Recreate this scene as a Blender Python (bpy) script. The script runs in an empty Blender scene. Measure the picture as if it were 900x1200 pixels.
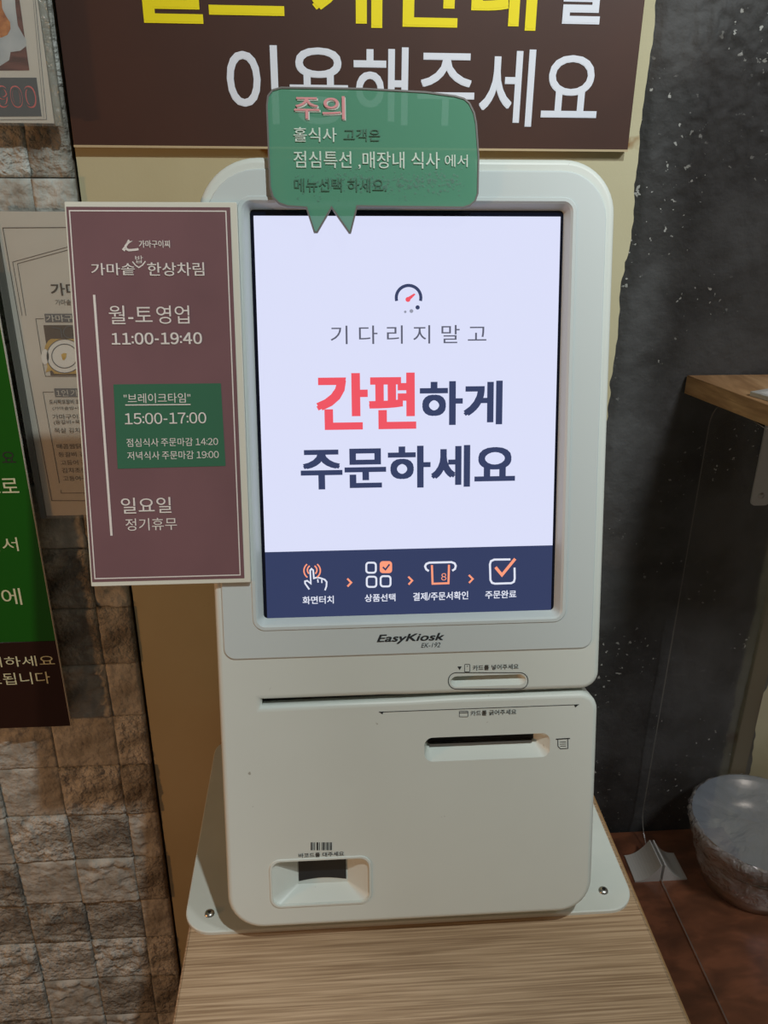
import bpy, bmesh, math, random
from mathutils import Vector, Matrix, noise
from mathutils.geometry import tessellate_polygon

sc = bpy.context.scene
col = sc.collection
random.seed(7)
R = math.radians

# ---------------------------------------------------------------- camera
F = 970.0
PITCH, YAW, ROLL, TILT = R(23.5), R(4.2), R(0.47), R(14.0)
EYE = Vector((0, 0, 1.7))
fw = Vector((math.sin(YAW)*math.cos(PITCH), math.cos(YAW)*math.cos(PITCH), -math.sin(PITCH)))
r0 = Vector((math.cos(YAW), -math.sin(YAW), 0))
u0 = r0.cross(fw)
RT = r0*math.cos(ROLL) + u0*math.sin(ROLL)
UP = -r0*math.sin(ROLL) + u0*math.cos(ROLL)
cd = bpy.data.cameras.new('camera')
cam = bpy.data.objects.new('camera', cd)
col.objects.link(cam)
cd.sensor_fit = 'VERTICAL'
cd.sensor_height = 36.0
cd.lens = F/1200*36.0
cd.clip_start = 0.02
m3 = Matrix((RT, UP, -fw)).transposed()
cam.matrix_world = Matrix.Translation(EYE) @ m3.to_4x4()
sc.camera = cam

# ---------------------------------------------------------------- light
w = bpy.data.worlds.new('World')
sc.world = w
w.use_nodes = True
w.node_tree.nodes['Background'].inputs[0].default_value = (1.0, 0.93, 0.84, 1)
w.node_tree.nodes['Background'].inputs[1].default_value = 0.08
sc.view_settings.view_transform = 'Standard'
sc.view_settings.look = 'None'
sc.view_settings.exposure = 0.0
sc.view_settings.gamma = 1.0


def lamp(name, loc, target, size, power, color, size_y=None):
    d = bpy.data.lights.new(name, 'AREA')
    d.energy = power
    d.color = color
    if size_y:
        d.shape = 'RECTANGLE'; d.size = size; d.size_y = size_y
    else:
        d.shape = 'DISK'; d.size = size
    o = bpy.data.objects.new(name, d)
    col.objects.link(o)
    o.location = loc
    o.rotation_euler = (Vector(target)-Vector(loc)).to_track_quat('-Z', 'Y').to_euler()
    return o


lamp('ceiling_lamp', (0.43, -0.20, 2.9), (0.0, 0.9, 1.2), 0.045, 18, (0.90, 1.0, 1.0))
lamp('right_fill_light', (1.15, -0.25, 2.7), (0.6, 0.9, 0.7), 0.30, 14, (0.98, 0.99, 1.0))  # added fill for the right-hand table and shelf, not a fixture of the room
lamp('warm_lamp', (-2.0, -0.1, 1.35), (-0.1, 1.0, 1.0), 0.16, 9.5, (1.0, 0.45, 0.15))

# ---------------------------------------------------------------- helpers
def ray(x, y):
    return (fw*F + RT*(x-450) - UP*(y-600)).normalized()


class Plane:
    """a real plane in the room: origin, right, up, outward normal"""
    def __init__(self, O, U, V):
        self.O, self.U, self.V = Vector(O), Vector(U).normalized(), Vector(V).normalized()
        self.N = self.U.cross(self.V)
    def at(self, x, y):
        d = ray(x, y)
        t = (self.O-EYE).dot(self.N)/d.dot(self.N)
        q = EYE + d*t - self.O
        return (q.dot(self.U), q.dot(self.V))
    def pt(self, u, v, w=0.0):
        return self.O + self.U*u + self.V*v + self.N*w


def wall_plane(y):
    return Plane((0, y, 0), (1, 0, 0), (0, 0, 1))


FACE = Plane((0.07684, 0.7486, 1.33557), (1, 0, 0), (0, math.sin(TILT), math.cos(TILT)))
WO = {}


def tag(o, label=None, cat=None, group=None, kind=None):
    if label: o['label'] = label
    if cat: o['category'] = cat
    if group: o['group'] = group
    if kind: o['kind'] = kind
    return o


def place(o, world, parent):
    WO[o.name] = Vector(world)
    if parent is not None:
        o.parent = parent
        o.location = Vector(world) - WO[parent.name]
    else:
        o.location = world


def empty(name, loc, label, cat):
    o = bpy.data.objects.new(name, None)
    o.empty_display_size = 0.05
    col.objects.link(o)
    place(o, loc, None)
    return tag(o, label, cat)


def mesh(name, verts, faces, mat, parent=None, smooth=False, origin=None):
    verts = [Vector(v) for v in verts]
    lo = Vector([min(v[i] for v in verts) for i in range(3)])
    hi = Vector([max(v[i] for v in verts) for i in range(3)])
    c = Vector(origin) if origin is not None else (lo+hi)/2
    me = bpy.data.meshes.new(name)
    me.from_pydata([v-c for v in verts], [], faces)
    me.update()
    if smooth is True:
        for p in me.polygons: p.use_smooth = True
    elif smooth:
        for p, s in zip(me.polygons, smooth): p.use_smooth = s
    for m in (mat if isinstance(mat, (list, tuple)) else [mat]):
        me.materials.append(m)
    o = bpy.data.objects.new(name, me)
    col.objects.link(o)
    place(o, c, parent)
    return o


class MB:
    """collects faces for one mesh"""
    def __init__(s): s.v, s.f, s.s, s.m = [], [], [], []
    def add(s, vs, fs, smooth=False, mi=0):
        n = len(s.v); s.v += [Vector(v) for v in vs]
        s.f += [tuple(i+n for i in f) for f in fs]
        s.s += [smooth]*len(fs); s.m += [mi]*len(fs)
    def box(s, a, b, P=None, bev=0, mi=0):
        x0, y0, z0 = a; x1, y1, z1 = b
        if bev <= 0:
            vs = [(x, y, z) for x in (x0, x1) for y in (y0, y1) for z in (z0, z1)]
            fs = [(0, 1, 3, 2), (4, 6, 7, 5), (0, 4, 5, 1), (2, 3, 7, 6), (0, 2, 6, 4), (1, 5, 7, 3)]
        else:
            bm = bmesh.new(); bmesh.ops.create_cube(bm, size=1)
            for v in bm.verts:
                v.co = Vector(((x0+x1)/2+v.co.x*(x1-x0), (y0+y1)/2+v.co.y*(y1-y0), (z0+z1)/2+v.co.z*(z1-z0)))
            bmesh.ops.bevel(bm, geom=list(bm.edges), offset=bev, segments=2, profile=0.5, affect='EDGES')
            bm.verts.index_update()
            vs = [v.co.copy() for v in bm.verts]; fs = [tuple(v.index for v in f.verts) for f in bm.faces]
            bm.free()
        if P is not None: vs = [P.pt(*v) for v in vs]
        s.add(vs, fs, False, mi)
    def cap(s, loops, fn, flip=False, mi=0):
        """filled polygon with holes; loops in 2D, fn maps (u,v)->3D"""
        fl = [p for l in loops for p in l]
        tr = tessellate_polygon([[Vector((p[0], p[1], 0)) for p in l] for l in loops])
        out = []
        for t in tr:
            a, b, c = (fl[i] for i in t)
            ar = (b[0]-a[0])*(c[1]-a[1])-(c[0]-a[0])*(b[1]-a[1])
            if (ar < 0) != flip: t = (t[0], t[2], t[1])
            out.append(tuple(t))
        s.add([fn(*p) for p in fl], out, False, mi)
    def loft(s, rings, closed=True, smooth=True, mi=0):
        """rings: equal length lists of 3D points"""
        n = len(rings[0]); vs = [p for r in rings for p in r]; fs = []
        for k in range(len(rings)-1):
            for i in range(n if closed else n-1):
                j = (i+1) % n
                fs.append((k*n+i, (k+1)*n+i, (k+1)*n+j, k*n+j))
        s.add(vs, fs, smooth, mi)
    def build(s, name, mat, parent=None, origin=None):
        o = mesh(name, s.v, s.f, mat, parent, s.s, origin)
        for p, m in zip(o.data.polygons, s.m): p.material_index = m
        return o


def rrect(u0, v0, u1, v1, r, n=8):
    """rounded rectangle, counter-clockwise; r = one radius or (bl, br, tr, tl)"""
    rs = r if isinstance(r, (tuple, list)) else (r,)*4
    out = []
    for (cx, cy, a0), q in zip(((u0, v0, 180), (u1, v0, 270), (u1, v1, 0), (u0, v1, 90)), rs):
        x = cx + (q if cx == u0 else -q); y = cy + (q if cy == v0 else -q)
        for k in range(n+1):
            a = R(a0 + 90*k/n)
            out.append((x+q*math.cos(a), y+q*math.sin(a)))
    return out


def offset(poly, d):
    """outward offset of a counter-clockwise polygon (mitre)"""
    out = []; n = len(poly)
    for i in range(n):
        p = Vector(poly[i]); a = p-Vector(poly[i-1]); b = Vector(poly[(i+1) % n])-p
        if a.length < 1e-9: a = b
        if b.length < 1e-9: b = a
        a.normalize(); b.normalize()
        na = Vector((a.y, -a.x)); nb = Vector((b.y, -b.x))
        m = na+nb
        if m.length < 1e-6: m = na
        m = m/max(m.length_squared/2, 0.35)
        out.append(tuple(p+m*d))
    return out


def ring(poly, P, w): return [P.pt(u, v, w) for u, v in poly]


def slab(P, outline, w0, w1, mat, name, parent, bev=0.0015, holes=(), seg=3, back=True):
    """flat plate with rounded front edge lying in plane P from w0 (back) to w1 (front)"""
    mb = MB()
    inner = offset(outline, -bev)
    mb.cap([inner]+[list(h) for h in holes], lambda u, v: P.pt(u, v, w1))
    rs = []
    for k in range(seg+1):
        a = math.pi/2*k/seg
        rs.append(ring(offset(outline, -bev*(1-math.sin(a))), P, w1-bev*(1-math.cos(a))))
    mb.loft(rs, smooth=True)
    mb.loft([rs[-1], ring(outline, P, w0)], smooth=False)
    if back: mb.cap([outline]+[list(h) for h in holes], lambda u, v: P.pt(u, v, w0), flip=True)
    for h in holes:
        mb.loft([ring(list(h)[::-1], P, w1), ring(list(h)[::-1], P, w0)], smooth=False)
    return mb.build(name, mat, parent)


# ---- flat print: text, strokes and filled shapes
def _text_mesh(body, bold, shear):
    # heavier weight: the same outline laid again a little to each side
    vs, fs = _glyphs(body, shear)
    if bold <= 0: return vs, fs
    V, Fc = [], []
    for k, (dx, dy) in enumerate(((-1, -.8), (1, -.8), (1, .8), (-1, .8), (0, 0))):
        n = len(V); V += [Vector((v.x+dx*bold*0.75, v.y+dy*bold*0.75, k)) for v in vs]
        Fc += [tuple(i+n for i in f) for f in fs]
    return V, Fc


_cache = {}
def _glyphs(body, shear):
    cu = bpy.data.curves.new('t', 'FONT')
    cu.body = body; cu.size = 1; cu.shear = shear; cu.resolution_u = 4
    o = bpy.data.objects.new('t', cu); col.objects.link(o)
    dg = bpy.context.evaluated_depsgraph_get(); dg.update()
    me = bpy.data.meshes.new_from_object(o.evaluated_get(dg))
    bpy.data.objects.remove(o); bpy.data.curves.remove(cu)
    vs = [v.co.copy() for v in me.vertices]; fs = [tuple(p.vertices) for p in me.polygons]
    bpy.data.meshes.remove(me)
    return vs, fs


_WIDE = {c: chr(ord(c)+0xFEE0) for c in '0123456789'}
def _line_mesh(body, bold, shear):
    """digits are set in the same sans face as the Hangul, closed up to normal width"""
    if not any(c in _WIDE for c in body) or shear: return _text_mesh(body, bold, shear)
    V, Fc, x, run = [], [], 0.0, ''
    def put(vs, fs, x, gap):
        lo = min(v.x for v in vs); hi = max(v.x for v in vs); n = len(V)
        V.extend(Vector((v.x-lo+x, v.y, v.z)) for v in vs); Fc.extend(tuple(i+n for i in f) for f in fs)
        return x+hi-lo+gap
    for c in body+'\0':
        if c in _WIDE or c in ' \0:-':
            if run: x = put(*_text_mesh(run, bold, 0), x, 0.07); run = ''
            if c == ' ': x += 0.20
            elif c == ':':
                for y in (0.06, 0.42): V.extend(Vector((x+a, y+b, 0)) for a, b in ((0, 0), (0.10+bold, 0), (0.10+bold, 0.10+bold), (0, 0.10+bold))); Fc.append(tuple(range(len(V)-4, len(V))))
                x += 0.17+bold
            elif c == '-':
                V.extend(Vector((x+a, 0.26+b, 0)) for a, b in ((0.02, 0), (0.28, 0), (0.28, 0.07+bold*1.5), (0.02, 0.07+bold*1.5))); Fc.append(tuple(range(len(V)-4, len(V)))); x += 0.36
            elif c in _WIDE:
                if c == '1': x += 0.05
                x = put(*_text_mesh(_WIDE[c], bold, 0), x, 0.07)
        else: run += c
    return V, Fc


def text(body, P, x0, y0, x1, y1, mat, parent, bold=0.0, w=0.0006, shear=0.0, name='lettering'):
    vs, fs = _line_mesh(body, bold, shear)
    a = P.at(x0, y1); b = P.at(x1, y0)
    lx = min(v.x for v in vs); hx = max(v.x for v in vs); ly = min(v.y for v in vs); hy = max(v.y for v in vs)
    out = [P.pt(a[0]+(v.x-lx)/(hx-lx)*(b[0]-a[0]), a[1]+(v.y-ly)/(hy-ly)*(b[1]-a[1]), w+v.z*5e-5) for v in vs]
    return mesh(name, out, fs, mat, parent)


def stroke_mb(mb, pts, width, P, w, closed=False, mi=0):
    """thick polyline through 2D plane points"""
    n = len(pts); L, Rr = [], []
    for i in range(n):
        p = Vector(pts[i])
        a = (p-Vector(pts[i-1])) if (i > 0 or closed) else None
        b = (Vector(pts[(i+1) % n])-p) if (i < n-1 or closed) else None
        if a is None or a.length < 1e-9: a = b
        if b is None or b.length < 1e-9: b = a
        a = a.normalized(); b = b.normalized()
        m = Vector((-a.y, a.x))+Vector((-b.y, b.x))
        m = m/max(m.length_squared/2, 0.4)
        L.append(p+m*width/2); Rr.append(p-m*width/2)
    vs = [P.pt(q.x, q.y, w) for q in L]+[P.pt(q.x, q.y, w) for q in Rr]
    fs = [(i, n+i, n+(i+1) % n, (i+1) % n) for i in range(n if closed else n-1)]
    mb.add(vs, fs, False, mi)


def px2(P, pts): return [P.at(*p) for p in pts]


def circle(cx, cy, rx, ry=None, a0=0, a1=360, n=32, full=True):
    ry = rx if ry is None else ry
    return [(cx+rx*math.cos(R(a0+(a1-a0)*k/n)), cy+ry*math.sin(R(a0+(a1-a0)*k/n))) for k in range(n if full else n+1)]


def fill_mb(mb, P, pts, w, mi=0):
    p = px2(P, pts)
    mb.cap([p], lambda u, v: P.pt(u, v, w), mi=mi)


# ---------------------------------------------------------------- materials
def srgb(r, g, b):
    f = lambda c: (c/255/12.92) if c/255 <= 0.04045 else ((c/255+0.055)/1.055)**2.4
    return (f(r), f(g), f(b), 1)


def mat(name, c, rough=0.5, metal=0.0, bump=0.0, bscale=200, c2=None, cscale=20, cpos=(0.4, 0.6), spec=0.5, stretch=None, detail=4, coat=0.0, bdist=0.001, emit=None, estr=1.0):
    m = bpy.data.materials.new(name); m.use_nodes = True
    nt = m.node_tree; b = nt.nodes['Principled BSDF']
    b.inputs['Base Color'].default_value = c
    b.inputs['Roughness'].default_value = rough
    b.inputs['Metallic'].default_value = metal
    b.inputs['Specular IOR Level'].default_value = spec
    b.inputs['Coat Weight'].default_value = coat
    b.inputs['Coat Roughness'].default_value = 0.08
    if emit:
        b.inputs['Emission Color'].default_value = emit; b.inputs['Emission Strength'].default_value = estr
    tc = nt.nodes.new('ShaderNodeTexCoord'); mp = nt.nodes.new('ShaderNodeMapping')
    nt.links.new(tc.outputs['Object'], mp.inputs[0])
    if stretch: mp.inputs['Scale'].default_value = stretch
    if c2:
        n = nt.nodes.new('ShaderNodeTexNoise'); n.inputs['Scale'].default_value = cscale; n.inputs['Detail'].default_value = detail
        rp = nt.nodes.new('ShaderNodeValToRGB')
        rp.color_ramp.elements[0].position, rp.color_ramp.elements[1].position = cpos
        rp.color_ramp.elements[0].color = c; rp.color_ramp.elements[1].color = c2
        nt.links.new(mp.outputs[0], n.inputs['Vector']); nt.links.new(n.outputs['Fac'], rp.inputs[0])
        nt.links.new(rp.outputs[0], b.inputs['Base Color'])
    if bump:
        n = nt.nodes.new('ShaderNodeTexNoise'); n.inputs['Scale'].default_value = bscale; n.inputs['Detail'].default_value = 6
        bp = nt.nodes.new('ShaderNodeBump'); bp.inputs['Strength'].default_value = bump; bp.inputs['Distance'].default_value = bdist
        nt.links.new(mp.outputs[0], n.inputs['Vector']); nt.links.new(n.outputs['Fac'], bp.inputs['Height'])
        nt.links.new(bp.outputs[0], b.inputs['Normal'])
    return m


def add_specks(m, c, scale, thr, detail=8, width=0.02, mask_scale=None, mask_pos=(0.5, 0.6)):
    """sparse wear flecks over the present base colour"""
    nt = m.node_tree; b = nt.nodes['Principled BSDF']
    tc = nt.nodes.new('ShaderNodeTexCoord')
    n = nt.nodes.new('ShaderNodeTexNoise'); n.inputs['Scale'].default_value = scale; n.inputs['Detail'].default_value = detail
    rp = nt.nodes.new('ShaderNodeValToRGB'); rp.color_ramp.elements[0].position = thr; rp.color_ramp.elements[1].position = thr+width
    rp.color_ramp.elements[0].color = (0, 0, 0, 1); rp.color_ramp.elements[1].color = (1, 1, 1, 1)
    nt.links.new(tc.outputs['Object'], n.inputs['Vector']); nt.links.new(n.outputs['Fac'], rp.inputs[0])
    fac = rp.outputs[0]
    if mask_scale:
        n2 = nt.nodes.new('ShaderNodeTexNoise'); n2.inputs['Scale'].default_value = mask_scale; n2.inputs['Detail'].default_value = 2
        r2 = nt.nodes.new('ShaderNodeValToRGB'); r2.color_ramp.elements[0].position, r2.color_ramp.elements[1].position = mask_pos
        nt.links.new(tc.outputs['Object'], n2.inputs['Vector']); nt.links.new(n2.outputs['Fac'], r2.inputs[0])
        mu = nt.nodes.new('ShaderNodeMath'); mu.operation = 'MULTIPLY'
        nt.links.new(fac, mu.inputs[0]); nt.links.new(r2.outputs[0], mu.inputs[1]); fac = mu.outputs[0]
    mx = nt.nodes.new('ShaderNodeMix'); mx.data_type = 'RGBA'
    src = b.inputs['Base Color'].links[0].from_socket if b.inputs['Base Color'].links else None
    if src: nt.links.new(src, mx.inputs[6])
    else: mx.inputs[6].default_value = b.inputs['Base Color'].default_value
    mx.inputs[7].default_value = c
    nt.links.new(fac, mx.inputs[0]); nt.links.new(mx.outputs[2], b.inputs['Base Color'])
    return m


def clear(name, c, alpha, rough=0.05, bump=0.0, bscale=60, bdist=0.002, spec_tint=(1, 1, 1, 1), stretch=None, gloss_add=0.0):
    """see-through sheet: transparent + thin diffuse + fresnel gloss"""
    m = bpy.data.materials.new(name); m.use_nodes = True
    nt = m.node_tree; nt.nodes.clear()
    out = nt.nodes.new('ShaderNodeOutputMaterial'); tr = nt.nodes.new('ShaderNodeBsdfTransparent')
    df = nt.nodes.new('ShaderNodeBsdfDiffuse'); df.inputs[0].default_value = c
    gl = nt.nodes.new('ShaderNodeBsdfGlossy'); gl.inputs['Roughness'].default_value = rough; gl.inputs[0].default_value = spec_tint
    m1 = nt.nodes.new('ShaderNodeMixShader'); m1.inputs[0].default_value = alpha
    nt.links.new(tr.outputs[0], m1.inputs[1]); nt.links.new(df.outputs[0], m1.inputs[2])
    # Schlick reflectance, the same from either side of the sheet
    ge = nt.nodes.new('ShaderNodeNewGeometry'); dt = nt.nodes.new('ShaderNodeVectorMath'); dt.operation = 'DOT_PRODUCT'
    nt.links.new(ge.outputs['Incoming'], dt.inputs[0]); nt.links.new(ge.outputs['Normal'], dt.inputs[1])
    def mt(op, a, b=None):
        n = nt.nodes.new('ShaderNodeMath'); n.operation = op; n.use_clamp = op == 'ADD'
        for k, q in enumerate((a, b)):
            if q is None: continue
            if isinstance(q, (int, float)): n.inputs[k].default_value = q
            else: nt.links.new(q, n.inputs[k])
        return n.outputs[0]
    fo = mt('ADD', mt('MULTIPLY', mt('POWER', mt('SUBTRACT', 1.0, mt('ABSOLUTE', dt.outputs['Value'])), 5.0), 0.95), 0.04+gloss_add)
    m2 = nt.nodes.new('ShaderNodeMixShader')
    nt.links.new(fo, m2.inputs[0])
    nt.links.new(m1.outputs[0], m2.inputs[1]); nt.links.new(gl.outputs[0], m2.inputs[2])
    if bump:
        tc = nt.nodes.new('ShaderNodeTexCoord'); mp = nt.nodes.new('ShaderNodeMapping')
        if stretch: mp.inputs['Scale'].default_value = stretch
        n = nt.nodes.new('ShaderNodeTexNoise'); n.inputs['Scale'].default_value = bscale; n.inputs['Detail'].default_value = 5; n.inputs['Distortion'].default_value = 1.0
        bp = nt.nodes.new('ShaderNodeBump'); bp.inputs['Strength'].default_value = bump; bp.inputs['Distance'].default_value = bdist
        nt.links.new(tc.outputs['Object'], mp.inputs[0]); nt.links.new(mp.outputs[0], n.inputs['Vector'])
        nt.links.new(n.outputs['Fac'], bp.inputs['Height'])
        for nd in (df, gl): nt.links.new(bp.outputs[0], nd.inputs['Normal'])
        nt.links.new(bp.outputs[0], dt.inputs[1])
    nt.links.new(m2.outputs[0], out.inputs[0])
    return m


CREAM = add_specks(mat('cream_plastic', srgb(218, 223, 216), 0.42, c2=srgb(210, 214, 206), cscale=3, cpos=(0.35, 0.7), bump=0.04, bscale=900),
                   srgb(165, 163, 152), 90, 0.735, detail=4, width=0.04)
BEZEL = add_specks(mat('bezel_plastic', srgb(203, 211, 210), 0.38, bump=0.03, bscale=900), srgb(165, 170, 166), 80, 0.745, detail=5, width=0.03)
DARKSLOT = mat('dark_slot', srgb(24, 24, 24), 0.5)
SMOKE = mat('smoked_window', srgb(38, 42, 46), 0.12)
INK = mat('black_ink', srgb(42, 44, 46), 0.6)
WHITEMETAL = mat('white_coated_steel', srgb(212, 216, 208), 0.35, c2=srgb(204, 208, 200), cscale=8)
STEEL = mat('steel', srgb(190, 190, 185), 0.32, metal=1.0)
BEIGE = mat('beige_painted_board', srgb(200, 192, 158), 0.75, c2=srgb(190, 180, 144), cscale=4, cpos=(0.35, 0.65), bump=0.15, bscale=300, detail=6)
add_specks(BEIGE, srgb(150, 112, 66), 14, 0.70, detail=4, width=0.05)
OLIVE = mat('beige_wall_paint', srgb(200, 192, 158), 0.75, c2=srgb(180, 172, 138), cscale=5, bump=0.15, bscale=250)
STONE = [mat('split_stone_a', srgb(216, 218, 212), 0.88, c2=srgb(160, 159, 151), cscale=34, cpos=(0.38, 0.62), bump=1.0, bscale=110, bdist=0.012, detail=7),
         mat('split_stone_b', srgb(200, 201, 194), 0.88, c2=srgb(150, 148, 139), cscale=26, cpos=(0.35, 0.66), bump=0.8, bscale=90, bdist=0.007, detail=7),
         mat('split_stone_c', srgb(186, 185, 176), 0.9, c2=srgb(126, 122, 113), cscale=28, cpos=(0.35, 0.6), bump=1.0, bscale=130, bdist=0.010, detail=7)]
GROUT = mat('stone_backing', srgb(92, 82, 68), 0.9)
PLASTER = mat('black_plaster', srgb(74, 74, 74), 0.72, c2=srgb(52, 51, 50), cscale=9, bump=0.5, bscale=110, bdist=0.003, detail=6)
add_specks(PLASTER, srgb(170, 170, 165), 120, 0.66, detail=3, width=0.02, mask_scale=9, mask_pos=(0.50, 0.60))
TAUPE = mat('taupe_trim', srgb(88, 77, 62), 0.6)


def wood(name, ca, cb, cc, scale, rough=0.5, coat=0.0, vec=(1, 14, 14), ring_scale=1.0):
    m = bpy.data.materials.new(name); m.use_nodes = True; nt = m.node_tree; b = nt.nodes['Principled BSDF']
    tc = nt.nodes.new('ShaderNodeTexCoord'); mp = nt.nodes.new('ShaderNodeMapping'); mp.inputs['Scale'].default_value = vec
    n = nt.nodes.new('ShaderNodeTexNoise'); n.inputs['Scale'].default_value = scale; n.inputs['Detail'].default_value = 6; n.inputs['Distortion'].default_value = 0.4
    rp = nt.nodes.new('ShaderNodeValToRGB'); e = rp.color_ramp.elements
    e[0].position, e[1].position = 0.36, 0.64; e[0].color, e[1].color = ca, cb
    k = e.new(0.52); k.color = cc
    b.inputs['Roughness'].default_value = rough; b.inputs['Coat Weight'].default_value = coat; b.inputs['Coat Roughness'].default_value = 0.2
    bp = nt.nodes.new('ShaderNodeBump'); bp.inputs['Strength'].default_value = 0.15; bp.inputs['Distance'].default_value = 0.001
    nt.links.new(tc.outputs['Object'], mp.inputs[0]); nt.links.new(mp.outputs[0], n.inputs['Vector']); nt.links.new(n.outputs['Fac'], rp.inputs[0])
    nt.links.new(rp.outputs[0], b.inputs['Base Color']); nt.links.new(n.outputs['Fac'], bp.inputs['Height']); nt.links.new(bp.outputs[0], b.inputs['Normal'])
    return m


OAK = wood('light_oak_laminate', srgb(148, 120, 92), srgb(196, 167, 136), srgb(177, 148, 117), 34, 0.45, vec=(0.22, 13, 13))
OAKEDGE = mat('oak_edge_band', srgb(150, 116, 78), 0.5)
MAHOG = wood('mahogany_laminate', srgb(98, 62, 44), srgb(140, 88, 62), srgb(118, 74, 52), 9, 0.35, coat=0.3, vec=(2.0, 4, 4))
PINE = wood('pine_board', srgb(168, 128, 88), srgb(216, 176, 130), srgb(194, 152, 108), 8, 0.5, vec=(6, 1.2, 14))
LAQ = mat('floor_tile_grey', srgb(120, 112, 102), 0.5, c2=srgb(100, 94, 86), cscale=4)

NOTICE_BROWN = mat('notice_brown_print', srgb(128, 94, 98), 0.24, c2=srgb(122, 90, 94), cscale=10, spec=0.5)
NOTICE_GREEN = mat('notice_green_print', srgb(62, 112, 86), 0.25)
NOTICE_WHITE = mat('notice_white_print', srgb(232, 224, 218), 0.4)
BOARD_WHITE = mat('white_foam_board', srgb(222, 220, 206), 0.5)
SIGN_BROWN = mat('sign_brown_print', srgb(74, 47, 38), 0.45, c2=srgb(70, 45, 37), cscale=6)
SIGN_YELLOW = mat('sign_yellow_print', srgb(250, 232, 10), 0.5)
SIGN_WHITE = mat('sign_white_print', srgb(232, 238, 250), 0.5)
LEAF_GREEN = mat('leaf_green_print', srgb(24, 98, 14), 0.3)
DEEP_BROWN = mat('deep_brown_print', srgb(46, 22, 14), 0.3)
PALE_INK = mat('pale_yellow_ink', srgb(226, 232, 196), 0.5)
PAPER = mat('aged_paper', srgb(216, 213, 202), 0.5, c2=srgb(208, 204, 192), cscale=6)
THIN_INK = mat('dark_brown_ink', srgb(78, 66, 54), 0.6)
GREYTAG = mat('grey_print', srgb(112, 112, 112), 0.5)
DARKGREY = mat('slate_print', srgb(84, 88, 92), 0.5)
REDINK = mat('red_print', srgb(225, 112, 108), 0.5)
WHITEINK = mat('white_print', srgb(235, 235, 228), 0.5)
GOLDPRINT = mat('yellow_food_print', srgb(214, 184, 110), 0.5, c2=srgb(190, 158, 84), cscale=60)
FOODPRINT = mat('orange_food_print', srgb(206, 138, 76), 0.5, c2=srgb(160, 92, 48), cscale=70, cpos=(0.4, 0.6))
PLATEPRINT = mat('white_plate_print', srgb(208, 214, 214), 0.5, c2=srgb(176, 184, 188), cscale=18)
SLATPRINT = mat('brown_slat_print', srgb(122, 74, 64), 0.5, c2=srgb(86, 50, 44), cscale=30, stretch=(1, 1, 5))
ACRYL = clear('clear_acrylic', (0.55, 0.6, 0.58, 1), 0.05, 0.04)
ACRYLEDGE = clear('acrylic_edge', (0.42, 0.44, 0.38, 1), 0.55, 0.12, bump=0.8, bscale=140, bdist=0.004, gloss_add=0.08)
BUBBLE = clear('green_tinted_acrylic', srgb(96, 158, 130), 0.93, 0.12)
BUBEDGE = mat('bubble_edge', srgb(112, 108, 104), 0.4)
BUBPINK = mat('bubble_pink_ink', srgb(226, 150, 152), 0.5)
BUBWHITE = mat('bubble_white_ink', srgb(214, 228, 214), 0.5)
BUBDARK = mat('bubble_faded_ink', srgb(56, 104, 78), 0.5)
BUBSTAIN = clear('bubble_adhesive_stain', srgb(48, 104, 88), 0.22, 0.4)
GLASSP = clear('partition_acrylic', (0.50, 0.42, 0.34, 1), 0.045, 0.06)
GLASSEDGE = mat('partition_edge', srgb(112, 110, 104), 0.25)
WHITEABS = mat('white_abs_plastic', srgb(206, 206, 202), 0.35)
FILM = clear('cling_film', (0.80, 0.77, 0.76, 1), 0.46, 0.10, bump=1.0, bscale=34, bdist=0.03, gloss_add=0.22)
FILMTOP = clear('cling_film_top', (0.44, 0.52, 0.62, 1), 0.6, 0.12, bump=0.4, bscale=15, bdist=0.02, gloss_add=0.2)
BOWLMET = mat('stainless_bowl', srgb(178, 168, 158), 0.28, metal=1.0, bump=0.1, bscale=40, stretch=(1, 1, 12))


def em(name, c, s=1.0, rough=0.5):
    return mat(name, (0.01, 0.01, 0.012, 1), rough, emit=c, estr=s, spec=0.3)


LIT = em('lit_screen_white', srgb(219, 223, 249), 1.0, 0.18)
LITNAVY = em('lit_screen_navy', srgb(50, 60, 96), 1.0, 0.18)
L_NAVY = em('lit_navy', srgb(52, 62, 98), 1.0, 0.3)
L_RED = em('lit_red', srgb(238, 84, 98), 1.0, 0.3)
L_WHITE = em('lit_white', srgb(226, 230, 244), 1.0, 0.3)
L_ORANGE = em('lit_orange', srgb(255, 158, 124), 1.0, 0.3)
L_GREY = em('lit_grey', srgb(148, 152, 170), 1.0, 0.3)
L_THIN = em('lit_slate', srgb(92, 94, 112), 1.0, 0.3)
GLASSBLK = mat('black_screen_glass', srgb(14, 18, 34), 0.1)

# ================================================================ setting
WY = 1.10
WP = wall_plane(WY)

mb = MB(); mb.box((-1.3, -0.9, -0.05), (1.3, 1.3, 0.0)); tag(mb.build('floor', LAQ), kind='structure')

# beige painted board behind the kiosk, black plaster to its right, beige beyond
mb = MB(); mb.box((-0.292, WY, 0.0), (0.42, WY+0.12, 2.6)); tag(mb.build('wall_back', BEIGE), kind='structure')

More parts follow.
